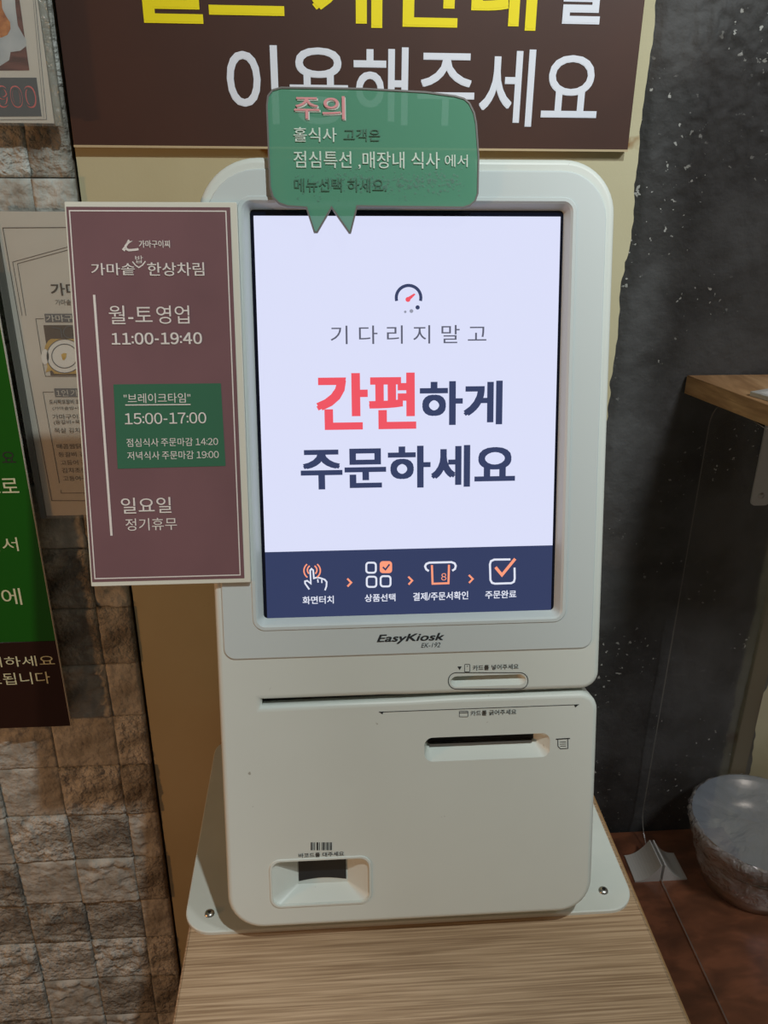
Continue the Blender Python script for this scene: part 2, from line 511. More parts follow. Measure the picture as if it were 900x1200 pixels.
# ragged black plaster coat: a rough relief sheet
def ragged(z):
    return 0.395 + 0.004*noise.noise((0, 0, z*14)) + 0.003*noise.noise((3, 0, z*60)) + (0.002 if 1.57 < z < 1.66 else 0)
def ragged2(z):
    return 0.722 + 0.012*noise.noise((9, 0, z*9)) + 0.004*noise.noise((5, 0, z*50))
mb = MB(); nx, nz = 84, 380; z0, z1 = 0.35, 2.25
vs, fs = [], []
for j in range(nz+1):
    z = z0+(z1-z0)*j/nz
    a, b = ragged(z), ragged2(z)
    for i in range(nx+1):
        x = a+(b-a)*i/nx
        edge = min(1.0, i/3.0, (nx-i)/3.0)
        p = math.exp(-((x-0.50)/0.09)**2-((z-1.84)/0.16)**2)
        h = 0.0022*noise.fractal((x*9, 0, z*9), 1.0, 2.0, 4)
        h += 0.008*p*abs(noise.fractal((x*70, 2, z*60), 0.9, 2.0, 3)) + 0.0012*noise.noise((x*70, 4, z*50))
        vs.append((x, WY-0.0045*edge-max(-0.003, h)*edge, z))
for j in range(nz):
    for i in range(nx):
        k = j*(nx+1)+i
        fs.append((k, k+1, k+nx+2, k+nx+1))
mb.add(vs, fs, True)
mb.box((0.42, WY+0.0, 0.0), (0.70, WY+0.12, 2.6))
tag(mb.build('wall_right', PLASTER), kind='structure')
mb = MB(); mb.box((0.70, WY+0.001, 0.0), (1.3, WY+0.12, 2.6)); tag(mb.build('wall_far_right', OLIVE), kind='structure')
mb = MB(); mb.box((0.684, WY-0.012, 0.35), (0.712, WY, 2.3), bev=0.002); tag(mb.build('trim_1', TAUPE), kind='structure')
# unseen slab added at the right to block the ceiling lamp from the plaster
mb = MB(); mb.box((0.437, 0.28, 0.0), (0.62, 0.34, 2.446)); tag(mb.build('shadow_blocker', OLIVE), kind='structure')

# split stone tiles on the left
mb = MB(); mb.box((-1.3, WY+0.004, 0.0), (-0.296, WY+0.12, 2.6)); swall = tag(mb.build('wall_left', GROUT), kind='structure')
T = 0.0985


def tile_mesh(wd, seed, rough, mi):
    n = 22; m = max(3, int(n*wd/T)); vs, fs = [], []
    rnd = random.Random(seed); tx, tz = rnd.uniform(-.02, .02), rnd.uniform(-.02, .02)
    for j in range(n+1):
        for i in range(m+1):
            x = -wd/2+wd*i/m; z = -T/2+T*j/n
            e = min(i, j, m-i, n-j)
            h = rough*(0.0050*noise.fractal((x*40+seed*7, seed, z*60), 0.7, 2.1, 4)+0.0034*abs(noise.noise((x*75, seed*3.1, z*120)))) + tx*x+tz*z
            if e == 0: h = h*0.35-0.0012
            vs.append((x*0.988, -0.012-h, z*0.988))
    for j in range(n):
        for i in range(m):
            k = j*(m+1)+i; fs.append((k, k+1, k+m+2, k+m+1))
    # sides to the wall
    per = [i for i in range(m+1)]+[(m+1)*j+m for j in range(1, n+1)]+[(m+1)*n+i for i in range(m-1, -1, -1)]+[(m+1)*j for j in range(n-1, 0, -1)]
    b0 = len(vs); vs += [(vs[k][0], 0.004, vs[k][2]) for k in per]
    L = len(per)
    for k in range(L): fs.append((per[k], b0+k, b0+(k+1) % L, per[(k+1) % L]))
    me = bpy.data.meshes.new('stone_tile'); me.from_pydata(vs, [], fs); me.update()
    me.polygons.foreach_set('use_smooth', [True]*len(me.polygons))
    me.materials.append(STONE[mi])
    return me


full = [tile_mesh(T, s, rg, mi) for s, rg, mi in ((1, 1.0, 0), (2, 0.35, 1), (3, 1.2, 2), (4, 0.45, 1), (5, 1.3, 0), (6, 0.5, 2), (7, 1.1, 1), (8, 0.3, 0))]
part = [tile_mesh(0.0495, s, rg, mi) for s, rg, mi in ((11, 1.0, 0), (12, 0.4, 2), (13, 1.2, 2), (14, 0.5, 1), (15, 1.1, 1))]
rnd = random.Random(3)
for j in range(0, 24):
    z = 0.0925+T*j - T/2 + 0.0*j
    for i in range(7):
        if i == 0:
            me = part[(j*3+1) % 5]; x = -0.3215
        else:
            rough = (i+j) % 2 == 0
            me = full[rnd.choice((0, 2, 4, 6))] if rough else full[rnd.choice((1, 3, 5, 7))]
            x = -0.346-T*(i-0.5)
        o = bpy.data.objects.new('stone_tile', me); col.objects.link(o)
        o.parent = swall
        o.location = Vector((x, WY+rnd.uniform(0.003, 0.010), z))-WO[swall.name]

# ================================================================ kiosk
ZC = 0.90     # counter top
kiosk = empty('order_kiosk', (0.082, 0.84, ZC), 'white countertop self-order kiosk with a lit portrait touchscreen, standing on the light oak counter', 'kiosk')
P = FACE
A0, A1 = -0.193, 0.2045
# body outline with the swipe groove cut in from the right
def arc(cx, cy, r, a0, a1, n=8): return [(cx+r*math.cos(R(a0+(a1-a0)*k/n)), cy+r*math.sin(R(a0+(a1-a0)*k/n))) for k in range(n+1)]
G1, G2 = -0.1590, -0.1628
body = []
body += arc(A0+0.038, -0.418+0.038, 0.038, 180, 270)
body += arc(A1-0.036, -0.418+0.036, 0.036, 270, 360)
body += arc(A1-0.020, G2-0.020, 0.020, 0, 90)
body += [(0.05, G2), (0.0, G2-0.0012), (-0.1495, G2-0.0028)]
body += [(-0.1495, G1+0.0006), (-0.02, G1+0.0006), (0.0, G1), (0.05, G1)]
body += arc(A1-0.018, G1+0.018, 0.018, 270, 360)
body += arc(A1-0.050, 0.371-0.050, 0.050, 0, 90, 12)
body += arc(A0+0.058, 0.371-0.058, 0.058, 90, 180, 12)
scr = rrect(-0.153, -0.0815, 0.164, 0.3335, 0.011)
card = rrect(*P.at(527.5, 805.5), *P.at(616.5, 789.8), 0.0072)
rec = rrect(-0.0600+0.0790, -0.2335, 0.1535, -0.2065, 0.009)
scn = rrect(-0.1450, -0.3915, -0.0415, -0.3405, 0.010)
# front shell: cap with holes, rounded rim, thin body behind
mb = MB(); bev = 0.0055
inner = offset(body, -bev)
mb.cap([inner, scr, card, rec, scn], lambda u, v: P.pt(u, v, 0))
rs = []
for k in range(6):
    a = math.pi/2*k/5
    rs.append(ring(offset(body, -bev*(1-math.sin(a))), P, -bev*(1-math.cos(a))))
mb.loft(rs); mb.loft([rs[-1], ring(body, P, -0.040)], smooth=False)
housing = mb.build('housing', CREAM, kiosk)
# rear body, chamfered, and pedestal down to the plate
mb = MB()
r1 = rrect(A0+0.004, -0.412, A1-0.004, 0.366, 0.04); r2 = rrect(A0+0.03, -0.38, A1-0.03, 0.33, 0.03); r3 = rrect(A0+0.05, -0.34, A1-0.05, 0.25, 0.03)
mb.loft([ring(r1, P, -0.0385), ring(r1, P, -0.05), ring(r2, P, -0.075), ring(r3, P, -0.13)], smooth=False)
mb.cap([r3], lambda u, v: P.pt(u, v, -0.13), flip=True)
mb.cap([r1], lambda u, v: P.pt(u, v, -0.0385))
mb.build('rear_housing', CREAM, kiosk)
mb = MB()
mb.box((-0.03, 0.775, ZC+0.0045), (0.194, 0.93, 1.16), bev=0.006)
mb.build('pedestal', WHITEMETAL, kiosk)
# base plate
BP = Plane((0.087, 0, ZC), (1, 0, 0), (0, 1, 0))
pl = slab(BP, rrect(-0.2585, 0.668, 0.2585, 1.0, (0.032, 0.032, 0.03, 0.03)), 0.0, 0.0045, WHITEMETAL, 'base_plate', kiosk, bev=0.0015)
for sx, sy in ((245.7, 1070.7), (707, 1044), (-1, -1)):
    if sx < 0: continue
    u, v = Plane((0, 0, ZC+0.0045), (1, 0, 0), (0, 1, 0)).at(sx, sy)
    mb = MB()
    prof = [(0.0001, 0.0032), (0.003, 0.0030), (0.0052, 0.0018), (0.0058, 0.0)]
    mb.loft([[Vector((u+r*math.cos(a), v+r*math.sin(a), ZC+0.0045+h)) for a in [2*math.pi*k/20 for k in range(20)]] for r, h in prof[::-1]])
    s = mb.build('screw', STEEL, pl)
    mb = MB(); mb.add([(u+0.0022*math.cos(R(60*k)), v+0.0022*math.sin(R(60*k)), ZC+0.0045+0.0033) for k in range(6)], [(0, 1, 2, 3, 4, 5)])
    mb.build('screw_socket', DARKSLOT, pl)

# bezel plate: proud sheet around the screen
bz = rrect(-0.1855, -0.1135, 0.1955, 0.3600, (0.012, 0.012, 0.044, 0.050))
slab(P, bz, -0.0002, 0.0016, BEZEL, 'bezel_plate', kiosk, bev=0.0014, holes=[scr])
# sloping screen surround
glass = rrect(-0.1448, -0.0735, 0.1562, 0.3255, 0.004)
mb = MB()
rim_o = rrect(-0.1555, -0.0840, 0.1665, 0.3360, 0.013)
mb.loft([ring(rim_o, P, 0.0016), ring(offset(rim_o, -0.001), P, 0.0027), ring(offset(scr, -0.0015), P, 0.0027), ring(offset(scr, -0.0035), P, 0.0005), ring(glass, P, -0.0085)], smooth=False)
mb.build('screen_surround', BEZEL, kiosk)
# display
D = Plane(P.pt(0, 0, -0.0085), P.U, P.V)
mb = MB(); mb.box((-0.150, -0.079, -0.012), (0.161, 0.330, 0.0), P=D)
display = mb.build('display', GLASSBLK, kiosk)
def at_face(x, y): return FACE.at(x, y)
mb = MB(); q = [D.at(312.9, 647.3), D.at(646.2, 638.6), D.at(658.2, 253.6), D.at(294.6, 253.2)]
ul, ur = (q[0][0]+q[3][0])/2, (q[1][0]+q[2][0])/2
vm = (q[0][1]+q[1][1])/2; vt = (q[2][1]+q[3][1])/2; vb = D.at(480, 719.5)[1]
mb.add([D.pt(ul, vm, 0.0003), D.pt(ur, vm, 0.0003), D.pt(ur, vt, 0.0003), D.pt(ul, vt, 0.0003)], [(0, 1, 2, 3)])
mb.build('lit_panel', LIT, display)
mb = MB(); mb.add([D.pt(ul, vb, 0.0003), D.pt(ur, vb, 0.0003), D.pt(ur, vm, 0.0003), D.pt(ul, vm, 0.0003)], [(0, 1, 2, 3)])
mb.build('step_banner', LITNAVY, display)

text('기다리지말고'.replace('', ' ').strip(), D, 387.6, 380.7, 570, 403.5, L_THIN, display, 0.0)
text('간편', D, 371.5, 436.5, 487.5, 504, L_RED, display, 0.045)
text('하게', D, 492, 446, 589, 498.5, L_NAVY, display, 0.04)
text('주문하세요', D, 353, 520.5, 604, 574, L_NAVY, display, 0.038)
for s, a in (('화면터치', (354.7, 697.8, 391, 708)), ('상품선택', (427.4, 695.3, 463.3, 705.3)), ('결제/주문서확인', (484, 692.5, 548.6, 704)), ('주문완료', (568.4, 691.3, 605, 701.5))):
    text(s, D, *a, L_WHITE, display, 0.022)


def icon(name, parts, P, parent, mats, w=0.0007):
    """parts: ('s', pts_px, width_m, closed, mat_index) strokes or ('f', pts_px, mat_index) fills"""
    mb = MB()
    for p in parts:
        if p[0] == 's': stroke_mb(mb, px2(P, p[1]), p[2], P, w+0.0002*p[4], p[3], p[4])
        else: fill_mb(mb, P, p[1], w+0.0001*p[2], p[2])
    return mb.build(name, mats, parent)


# gauge icon
icon('gauge_icon', [('s', circle(478.7, 349, 14.4, a0=165, a1=375, n=28, full=False), 0.0030, False, 0),
                    ('f', [(476.5, 353.5), (475.2, 350), (485, 344), (487, 345), (479.5, 352.5)], 1), ('f', circle(478, 351, 2.9), 1),
                    ('f', circle(489.3, 360.3, 2.5), 0), ('f', circle(482, 364.6, 2.2), 2), ('f', circle(474.8, 365.5, 1.5), 2)], D, display, [L_NAVY, L_RED, L_GREY])
# touching hand
icon('hand_icon', [('s', [(362.5, 690.5), (357.6, 683.6), (357.4, 681), (360, 680.3), (364.3, 683.6), (363.5, 668.2), (365, 666.4), (367, 668), (367.8, 677.5), (372, 676.4), (376, 677.4), (380.5, 679), (382.8, 681.8), (382.5, 687), (380.8, 691.5)], 0.0016, False, 0),
                   ('s', [(372.3, 678.5), (372.8, 682.5)], 0.0013, False, 0), ('s', [(377, 679), (377.3, 683)], 0.0013, False, 0),
                   ('s', circle(365.8, 668.5, 9.6, a0=125, a1=232, n=10, full=False), 0.0014, False, 1),
                   ('s', circle(365.8, 668.5, 9.6, a0=-52, a1=55, n=10, full=False), 0.0014, False, 1),
                   ('s', circle(365.8, 667.8, 5.6, a0=130, a1=240, n=8, full=False), 0.0014, False, 1),
                   ('s', circle(365.8, 667.8, 5.6, a0=-60, a1=50, n=8, full=False), 0.0014, False, 1)], D, display, [L_WHITE, L_ORANGE])
# product grid
def rr_px(x0, y0, x1, y1, r): return rrect(x0, y0, x1, y1, r, 4)
icon('grid_icon', [('s', rr_px(429.2, 659.2, 440.4, 671.0, 3), 0.0019, True, 0), ('s', rr_px(429.8, 675.6, 441, 687.6, 3), 0.0019, True, 0), ('s', rr_px(446, 675, 457.6, 687, 3), 0.0019, True, 0),
                   ('f', rr_px(445, 657.4, 459.4, 671.4, 3.5), 1), ('s', [(448.5, 664.2), (451.6, 667.2), (456.4, 661)], 0.0017, False, 2)], D, display, [L_WHITE, L_ORANGE, LITNAVY])
# receipt out of printer
icon('printer_icon', [('s', [(502.4, 669), (499.4, 667), (498, 663.5), (499.5, 660.6), (503, 659.2), (529, 658.6), (532.6, 660), (534, 663), (533, 666.6), (529.8, 668.6)], 0.0021, False, 0),
                      ('s', [(506, 662), (506.8, 683.8), (525.4, 683.2), (526, 661.6)], 0.0021, False, 1)], D, display, [L_WHITE, L_ORANGE])
text('8', D, 517, 671.5, 523, 680, L_ORANGE, display, 0.0)
# check box
icon('check_icon', [('s', [(598, 655.4), (579, 655.6), (575.2, 657.4), (574, 661), (574.6, 679.5), (576.4, 682.8), (580, 683.8), (599, 683.2), (602, 681.6), (603, 678), (602.8, 665)], 0.0021, False, 0),
                    ('s', [(580.5, 664.5), (588, 673.6), (603.5, 654.6)], 0.0030, False, 1)], D, display, [L_WHITE, L_ORANGE])
for cx, cy in ((409.2, 682.5), (480.6, 680.2), (551.5, 678.3)):
    icon('chevron', [('s', [(cx-2.2, cy-4.6), (cx+2.4, cy), (cx-2.0, cy+4.6)], 0.0019, False, 0)], D, display, [L_ORANGE])

# card slot, receipt slot, scanner recess
def slot(name, outer, inner, depth, floor_mat, w0=0.0):
    mb = MB()
    n = len(outer)
    mb.loft([ring(outer, P, w0), ring(inner, P, w0-depth)], smooth=False)
    mb.cap([inner], lambda u, v: P.pt(u, v, w0-depth), mi=1)
    return mb.build(name, [CREAM, floor_mat], kiosk)


def span(poly, du0, dv0, du1, dv1, r):
    us = [p[0] for p in poly]; vs = [p[1] for p in poly]
    return rrect(min(us)+du0, min(vs)+dv0, max(us)-du1, max(vs)-dv1, r)


cs = slot('card_slot', card, span(card, 0.006, 0.0085, 0.006, 0.0022, 0.0015), 0.011, CREAM)
mb = MB(); u0_, v0_ = P.at(532, 797.5); u1_, v1_ = P.at(607, 792.5)
cu0 = min(p[0] for p in card); cu1 = max(p[0] for p in card); cv0 = min(p[1] for p in card); cv1 = max(p[1] for p in card)
mb.box((cu0+0.008, cv1-0.0060, -0.0112), (cu1-0.010, cv1-0.0024, -0.0106), P=P)
mb.build('card_mouth', DARKSLOT, cs)
rs_ = slot('receipt_slot', rec, span(rec, 0.005, 0.0135, 0.014, 0.0015, 0.0015), 0.016, DARKSLOT)
mb = MB(); mb.box((0.026, -0.2215, -0.0158), (0.137, -0.2190, -0.011), P=P)
mb.build('tear_bar', STEEL, rs_)
fr_o = span(scn, -0.003, -0.003, -0.003, -0.003, 0.012)
mb = MB(); mb.loft([ring(fr_o, P, 0.0), ring(offset(fr_o, -0.0008), P, 0.0012), ring(offset(scn, 0.0004), P, 0.0012), ring(scn, P, -0.002)], smooth=False)
inn = rrect(-0.1190, -0.3800, -0.0640, -0.3470, 0.0015)
mb.loft([ring(scn, P, -0.002), ring(inn, P, -0.019)], smooth=False)
mb.cap([inn], lambda u, v: P.pt(u, v, -0.019), mi=0)
sco = mb.build('barcode_scanner', [CREAM], kiosk)
mb = MB(); pts = [(-0.1175, -0.3480), (-0.1175, -0.3760)]+[(-0.1175+0.052*k/10, -0.3760+0.0030*math.sin(math.pi*k/10)) for k in range(1, 10)]+[(-0.0655, -0.3760), (-0.0655, -0.3480)]
mb.cap([pts], lambda u, v: P.pt(u, v, -0.0183))
mb.build('scanner_window', SMOKE, sco)

# groove back
mb = MB(); mb.box((-0.1485, G2-0.003, -0.020), (A1-0.03, G1+0.0008, -0.016), P=P)
mb.build('swipe_groove', DARKSLOT, kiosk)

# printed marks on the housing
PB = Plane(P.pt(0, 0, 0.0016), P.U, P.V)
text('EasyKiosk', PB, 441.5, 741.3, 520.6, 755.2, INK, kiosk, 0.028, shear=0.28, w=0.0003)
text('EK-192', PB, 493.4, 752.8, 516, 759.0, INK, kiosk, 0.0, shear=0.28, w=0.0003)
text('카드를 넣어주세요', P, 554, 777.8, 607.6, 785.6, INK, kiosk, 0.008, w=0.0003)
text('카드를 긁어주세요', P, 551.3, 830.8, 605, 838.9, INK, kiosk, 0.008, w=0.0003)
text('바코드를 대주세요', P, 350, 997.4, 403, 1005.2, INK, kiosk, 0.008, w=0.0003)
icon('card_icon', [('f', [(536, 781), (541, 780.8), (538.6, 785.2)], 0), ('s', rr_px(544.4, 778.4, 550.6, 787.2, 1), 0.0006, True, 0), ('f', circle(547.6, 780.6, 0.6, n=8), 0)], P, kiosk, [INK], w=0.0003)
icon('slot_outline', [('s', rrect(525.3, 788.2, 618.6, 807.4, 9.4, 8), 0.0008, True, 0)], P, kiosk, [INK], w=0.0003)
icon('swipe_arrow', [('s', [(444, 834.4), (678.5, 825.6)], 0.0007, False, 0), ('f', [(444, 834.2), (449.5, 833.9), (448.2, 837)], 0), ('f', [(678.5, 825.4), (672.8, 825.8), (674, 829)], 0)], P, kiosk, [INK], w=0.0003)
icon('card_icon', [('s', rr_px(538.2, 833.4, 548.3, 839.9, 0.8), 0.0006, True, 0), ('s', [(538.2, 835.3), (548.3, 835)], 0.0008, False, 0)], P, kiosk, [INK], w=0.0003)
icon('receipt_icon', [('s', [(651.4, 866.2), (667.8, 865.2)], 0.0012, False, 0), ('s', [(653.6, 866.4), (653.8, 874.4), (656.6, 877.4), (665.4, 876.9), (665.2, 866)], 0.0008, False, 0),
                      ('s', [(656, 869.6), (663.2, 869.3)], 0.0006, False, 0), ('s', [(656, 872), (663.2, 871.7)], 0.0006, False, 0), ('s', [(656.6, 874.4), (663.2, 874.1)], 0.0006, False, 0)], P, kiosk, [INK], w=0.0003)
bars = [(364.2, 1.6), (366.6, 0.8), (368.4, 0.8), (371, 2.0), (374, 0.8), (377, 0.8), (378.6, 1.8), (381.6, 0.8), (383.2, 1.5), (385.6, 0.8), (387.2, 1.6)]
icon('barcode_icon', [('f', [(x, 987), (x+wd, 986.9), (x+wd, 996.2), (x, 996.3)], 0) for x, wd in bars], P, kiosk, [INK], w=0.0003)

# ================================================================ brown hours notice fixed to the kiosk's left side
nb = empty('hours_notice', P.pt(-0.232, -0.031, 0.003), 'brown opening-hours notice board with white border, fixed to the left edge of the kiosk', 'notice')
NP = Plane(P.pt(0, 0, 0.0075), P.U, P.V)
slab(P, rrect(-0.3105, -0.0315, -0.1550, 0.3290, 0.0008, 1), 0.0025, 0.0072, BOARD_WHITE, 'board', nb, bev=0.0005)
a = NP.at(82, 240.5); b = NP.at(288.6, 674.8); c = NP.at(274.2, 243)
nu0, nu1 = -0.3090, -0.1612; nv0, nv1 = -0.0270, 0.3245
mb = MB(); mb.cap([[(nu0, nv0), (nu1, nv0), (nu1, nv1), (nu0, nv1)]], lambda u, v: P.pt(u, v, 0.0075))
pr = mb.build('print_panel', NOTICE_BROWN, nb)
mb = MB(); stroke_mb(mb, [(nu0+0.0028, nv0+0.0035), (nu1-0.0040, nv0+0.0035), (nu1-0.0040, nv1-0.0035), (nu0+0.0028, nv1-0.0035)], 0.0011, P, 0.0078, True)
mb.build('border_line', NOTICE_WHITE, pr)
mb = MB(); gp = [(133, 450.5), (258.8, 449.2), (264.4, 546), (138, 549.3)]
fill_mb(mb, NP, gp, 0.0003); mb.build('break_time_panel', NOTICE_GREEN, pr)
mb = MB(); stroke_mb(mb, px2(NP, [(110.4, 345.5), (130.8, 627.6)]), 0.0022, NP, 0.0004); stroke_mb(mb, px2(NP, [(147, 474.6), (223.5, 474.0)]), 0.0010, NP, 0.0008)
mb.build('ruled_lines', NOTICE_WHITE, pr)
NT = lambda s, x0, y0, x1, y1, bold=0.0: text(s, NP, x0, y0, x1, y1, NOTICE_WHITE, pr, bold)
NT('가마구이찌', 163, 281.8, 199, 290.6, 0.02)
NT('가마솥', 107.4, 308.5, 157.8, 322.8, 0.012)
NT('밥', 158.9, 299.6, 167.4, 308.4)
NT('한상차림', 173.4, 307.6, 239, 323.6, 0.012)
NT('월-토', 128.4, 358, 178, 380); NT('영업', 184, 358, 221.4, 379.6)
NT('11:00-19:40', 131.3, 389.4, 236.5, 404.2, 0.026)
NT('"브레이크타임"', 145.7, 460.4, 222.9, 472.6)
NT('15:00-17:00', 146.7, 483, 241.5, 497.4, 0.008)
NT('점심식사 주문마감 14:20', 148.7, 512.4, 255.4, 523.6)
NT('저녁식사 주문마감 19:00', 149.7, 527.6, 256.2, 539)
NT('일요일', 142.7, 582.3, 200.2, 602, 0.006); NT('정기휴무', 147.7, 606.3, 207, 622)
icon('logo_mark', [('s', [(151.5, 281.5), (149, 284.5), (156, 281.8), (150, 284.6), (147.2, 288.5), (147.6, 291.6), (151, 293.2), (158, 292.8), (162.5, 292)], 0.0020, False, 0), ('s', [(144.5, 293.5), (147, 290.2)], 0.0028, False, 0)], NP, pr, [NOTICE_WHITE], w=0.0004)
icon('bowl_mark', [('s', [(155.4, 306.6), (158.5, 310.5), (162.8, 313.6), (167, 310.8), (170.6, 306.2)], 0.0011, False, 0)], NP, pr, [NOTICE_WHITE], w=0.0004)

# ================================================================ green speech bubble of acrylic
raw = [(38, 110), (42, 72), (60, 48), (95, 38), (400, 42), (640, 55), (750, 70), (785, 80), (806, 98), (824, 135), (832, 175), (841, 300), (838, 440), (828, 468), (808, 486), (780, 495), (383, 490), (358, 590), (350, 590), (285, 497), (232, 588), (218, 588), (188, 495), (118, 490), (85, 478), (62, 455), (50, 415)]
bpx = [(x/3.214+300, y/3.214+90) for x, y in raw]
SP = Plane(P.pt(0, 0, 0.010), P.U, P.V)
bub = empty('speech_bubble_sign', P.pt(-0.03, 0.30, 0.01), 'green see-through speech bubble sign stuck across the top of the kiosk screen', 'sign')
bo = px2(SP, bpx)[::-1]
if sum(bo[i-1][0]*bo[i][1]-bo[i][0]*bo[i-1][1] for i in range(len(bo))) < 0: bo = bo[::-1]
mb = MB(); mb.cap([bo], lambda u, v: SP.pt(u, v, 0.0))
mb.build('acrylic_sheet', BUBBLE, bub)
mb = MB(); bi = offset(bo, -0.0015)
mb.loft([ring(bo, SP, -0.003), ring(bo, SP, 0.0008), ring(bi, SP, 0.0008), ring(bi, SP, -0.003), ring(bo, SP, -0.003)], smooth=False)
mb.build('edge_band', BUBEDGE, bub)
text('주의', SP, 346, 114.5, 405, 141, BUBWHITE, bub, 0.022, w=0.0006)
text('주의', SP, 345, 113.3, 404, 139.8, BUBPINK, bub, 0.012, w=0.0012)
text('홀식사', SP, 344.2, 149.7, 394.3, 166.4, BUBWHITE, bub, 0.008, w=0.0008)
text('고객은', SP, 402.7, 151.6, 445.6, 165.5, BUBDARK, bub, 0.008, w=0.0008)
text('점심특선 ,매장내 식사', SP, 344.5, 178.5, 515.3, 197.8, BUBWHITE, bub, 0.008, w=0.0008)
text('에서', SP, 521, 181.6, 548, 195.8, BUBWHITE, bub, 0.006, w=0.0008)
text('메뉴선택 하세요.', SP, 345, 209.6, 453, 224.8, BUBDARK, bub, 0.01, w=0.0008)
rd = random.Random(5); mb = MB()
for k in range(420):
    x = rd.uniform(345, 540) if k % 2 else rd.gauss(470, 40); y = rd.gauss(214, 7)
    if not 336 < x < 545: continue
    u, v = SP.at(x, y); s = rd.uniform(0.0004, 0.0017)
    mb.cap([[(u+s*math.cos(q)*rd.uniform(.6, 1.3), v+s*math.sin(q)*rd.uniform(.4, 1)) for q in [2*math.pi*j/6 for j in range(6)]]], lambda u, v: SP.pt(u, v, 0.0006))
tag(mb.build('glue_specks', BUBSTAIN, bub), kind='stuff')

# ================================================================ big brown sign on the wall
SY = 1.0895
SG = wall_plane(SY)
big = empty('instruction_sign', (0.04, SY, 1.70), 'big dark brown wall sign with yellow and white lettering above the kiosk', 'sign')
slab(SG, rrect(-0.290, 1.7045, 0.3775, 2.06, 0.0005, 1), -0.008, 0.0, SIGN_BROWN, 'sign_panel', big, bev=0.0006)
mb = MB(); mb.box((-0.290, 1.7025, -0.009), (0.3775, 1.7050, 0.0008), P=SG); mb.build('edge_strip', mat('pale_edge', srgb(196, 176, 140), 0.5), big)
text('이용해주세요', SG, 269, 59.5, 706, 145, SIGN_WHITE, big, 0.012, w=0.0006)
text('셀프 계산대', SG, 152, -62, 634, 27.5, SIGN_YELLOW, big, 0.034, w=0.0006)
text('를', SG, 652, -58, 715, 27.8, SIGN_WHITE, big, 0.034, w=0.0006)
for x in (-0.2, 0.28):
    mb = MB(); mb.box((x-0.015, SY+0.008, 1.78), (x+0.015, WY, 1.98)); mb.build('wall_spacer', BOARD_WHITE, big)

# ================================================================ tall green sign at the left
GY = 1.062
GP = wall_plane(GY)
gs = empty('green_wall_sign', (-0.55, GY, 0.886), 'tall green sign with dark brown lower part, on the stone wall at left', 'sign')
gz = GP.at(64, 751)[1]; gb = GP.at(60, 851.5)[1]; gx = GP.at(83, 850)[0]
slab(GP, [(-0.80, gz), (gx, gz), (gx, 1.56), (-0.80, 1.56)], -0.004, 0.0, LEAF_GREEN, 'green_panel', gs, bev=0.0004)
slab(GP, [(-0.80, gb), (gx, gb), (gx, gz-0.0003), (-0.80, gz-0.0003)], -0.004, 0.0, DEEP_BROWN, 'brown_panel', gs, bev=0.0004)
mb = MB(); mb.box((gx-0.0004, gb, -0.004), (gx+0.0002, 1.56, 0.0004), P=GP); mb.build('edge_strip', PAPER, gs)
for z in (1.0, 1.4):
    mb = MB(); mb.box((-0.62, GY+0.004, z), (-0.50, WY-0.012, z+0.06)); mb.build('wall_spacer', BOARD_WHITE, gs)
text('요', GP, 3, 529, 17, 542, INK, gs, 0.0)
text('으로', GP, -19, 560, 20, 578, PALE_INK, gs, 0.005)
text('에서', GP, -19, 629.5, 19.6, 646.5, PALE_INK, gs, 0.0)
text('에', GP, 4, 689, 23, 709, PALE_INK, gs, 0.0)
text('리하세요', GP, -12, 767.5, 62.8, 782, PALE_INK, gs, 0.0)
text('료됩니다', GP, -14, 786.8, 57.4, 803.2, PALE_INK, gs, 0.0)

# ================================================================ menu poster in a clear sleeve
PY = 1.076
PP = wall_plane(PY)
po = empty('menu_poster', (-0.36, PY, 1.23), 'cream menu poster in a clear sleeve, between the green sign and the brown notice', 'poster')
px0, pz0 = PP.at(55, 604.5); pz1 = PP.at(60, 248)[1]
PXL = PP.at(54.5, 604)[0]
slab(PP, [(PXL, pz0), (-0.262, pz0), (-0.262, pz1), (PXL, pz1)], -0.0015, 0.0, PAPER, 'paper', po, bev=0.0003)
slab(PP, [(PXL-0.0085, pz0-0.003), (-0.258, pz0-0.003), (-0.258, pz1+0.002), (PXL-0.0085, pz1+0.002)], 0.001, 0.0028, ACRYL, 'clear_sleeve', po, bev=0.0005)
mb = MB(); mb.box((PXL-0.0085, pz0-0.003, -0.003), (PXL-0.0005, pz1+0.002, 0.0026), P=PP); mb.build('sleeve_edge', mat('smoky_edge', srgb(92, 92, 84), 0.2), po)
mb = MB(); mb.box((PXL+0.02, PY+0.002, pz1-0.06), (-0.29, WY-0.012, pz1-0.03)); mb.build('wall_spacer', BOARD_WHITE, po)
lw = 0.0009
PL = [('s', [(103, 586.7), (60.8, 586.7), (30.2, 421), (3.4, 267), (80, 266.6)], lw, False, 0),
      ('s', [(26, 370), (15, 307), (80, 289.2)], lw*0.8, False, 0), ('s', [(30.5, 370), (20.6, 309), (80, 292.8)], lw*0.8, False, 0),
      ('s', [(51.5, 373.4), (42, 373.6), (50.6, 428), (53.5, 441), (95, 441)], lw*0.8, False, 0),
      ('s', [(63, 459.4), (50.5, 459.5), (69.7, 566.3)], lw*0.8, False, 0), ('s', [(71.3, 574), (71.8, 577.8), (102, 577.6)], lw*0.8, False, 0)]
icon('outline_drawing', PL, PP, po, [THIN_INK], w=0.0004)
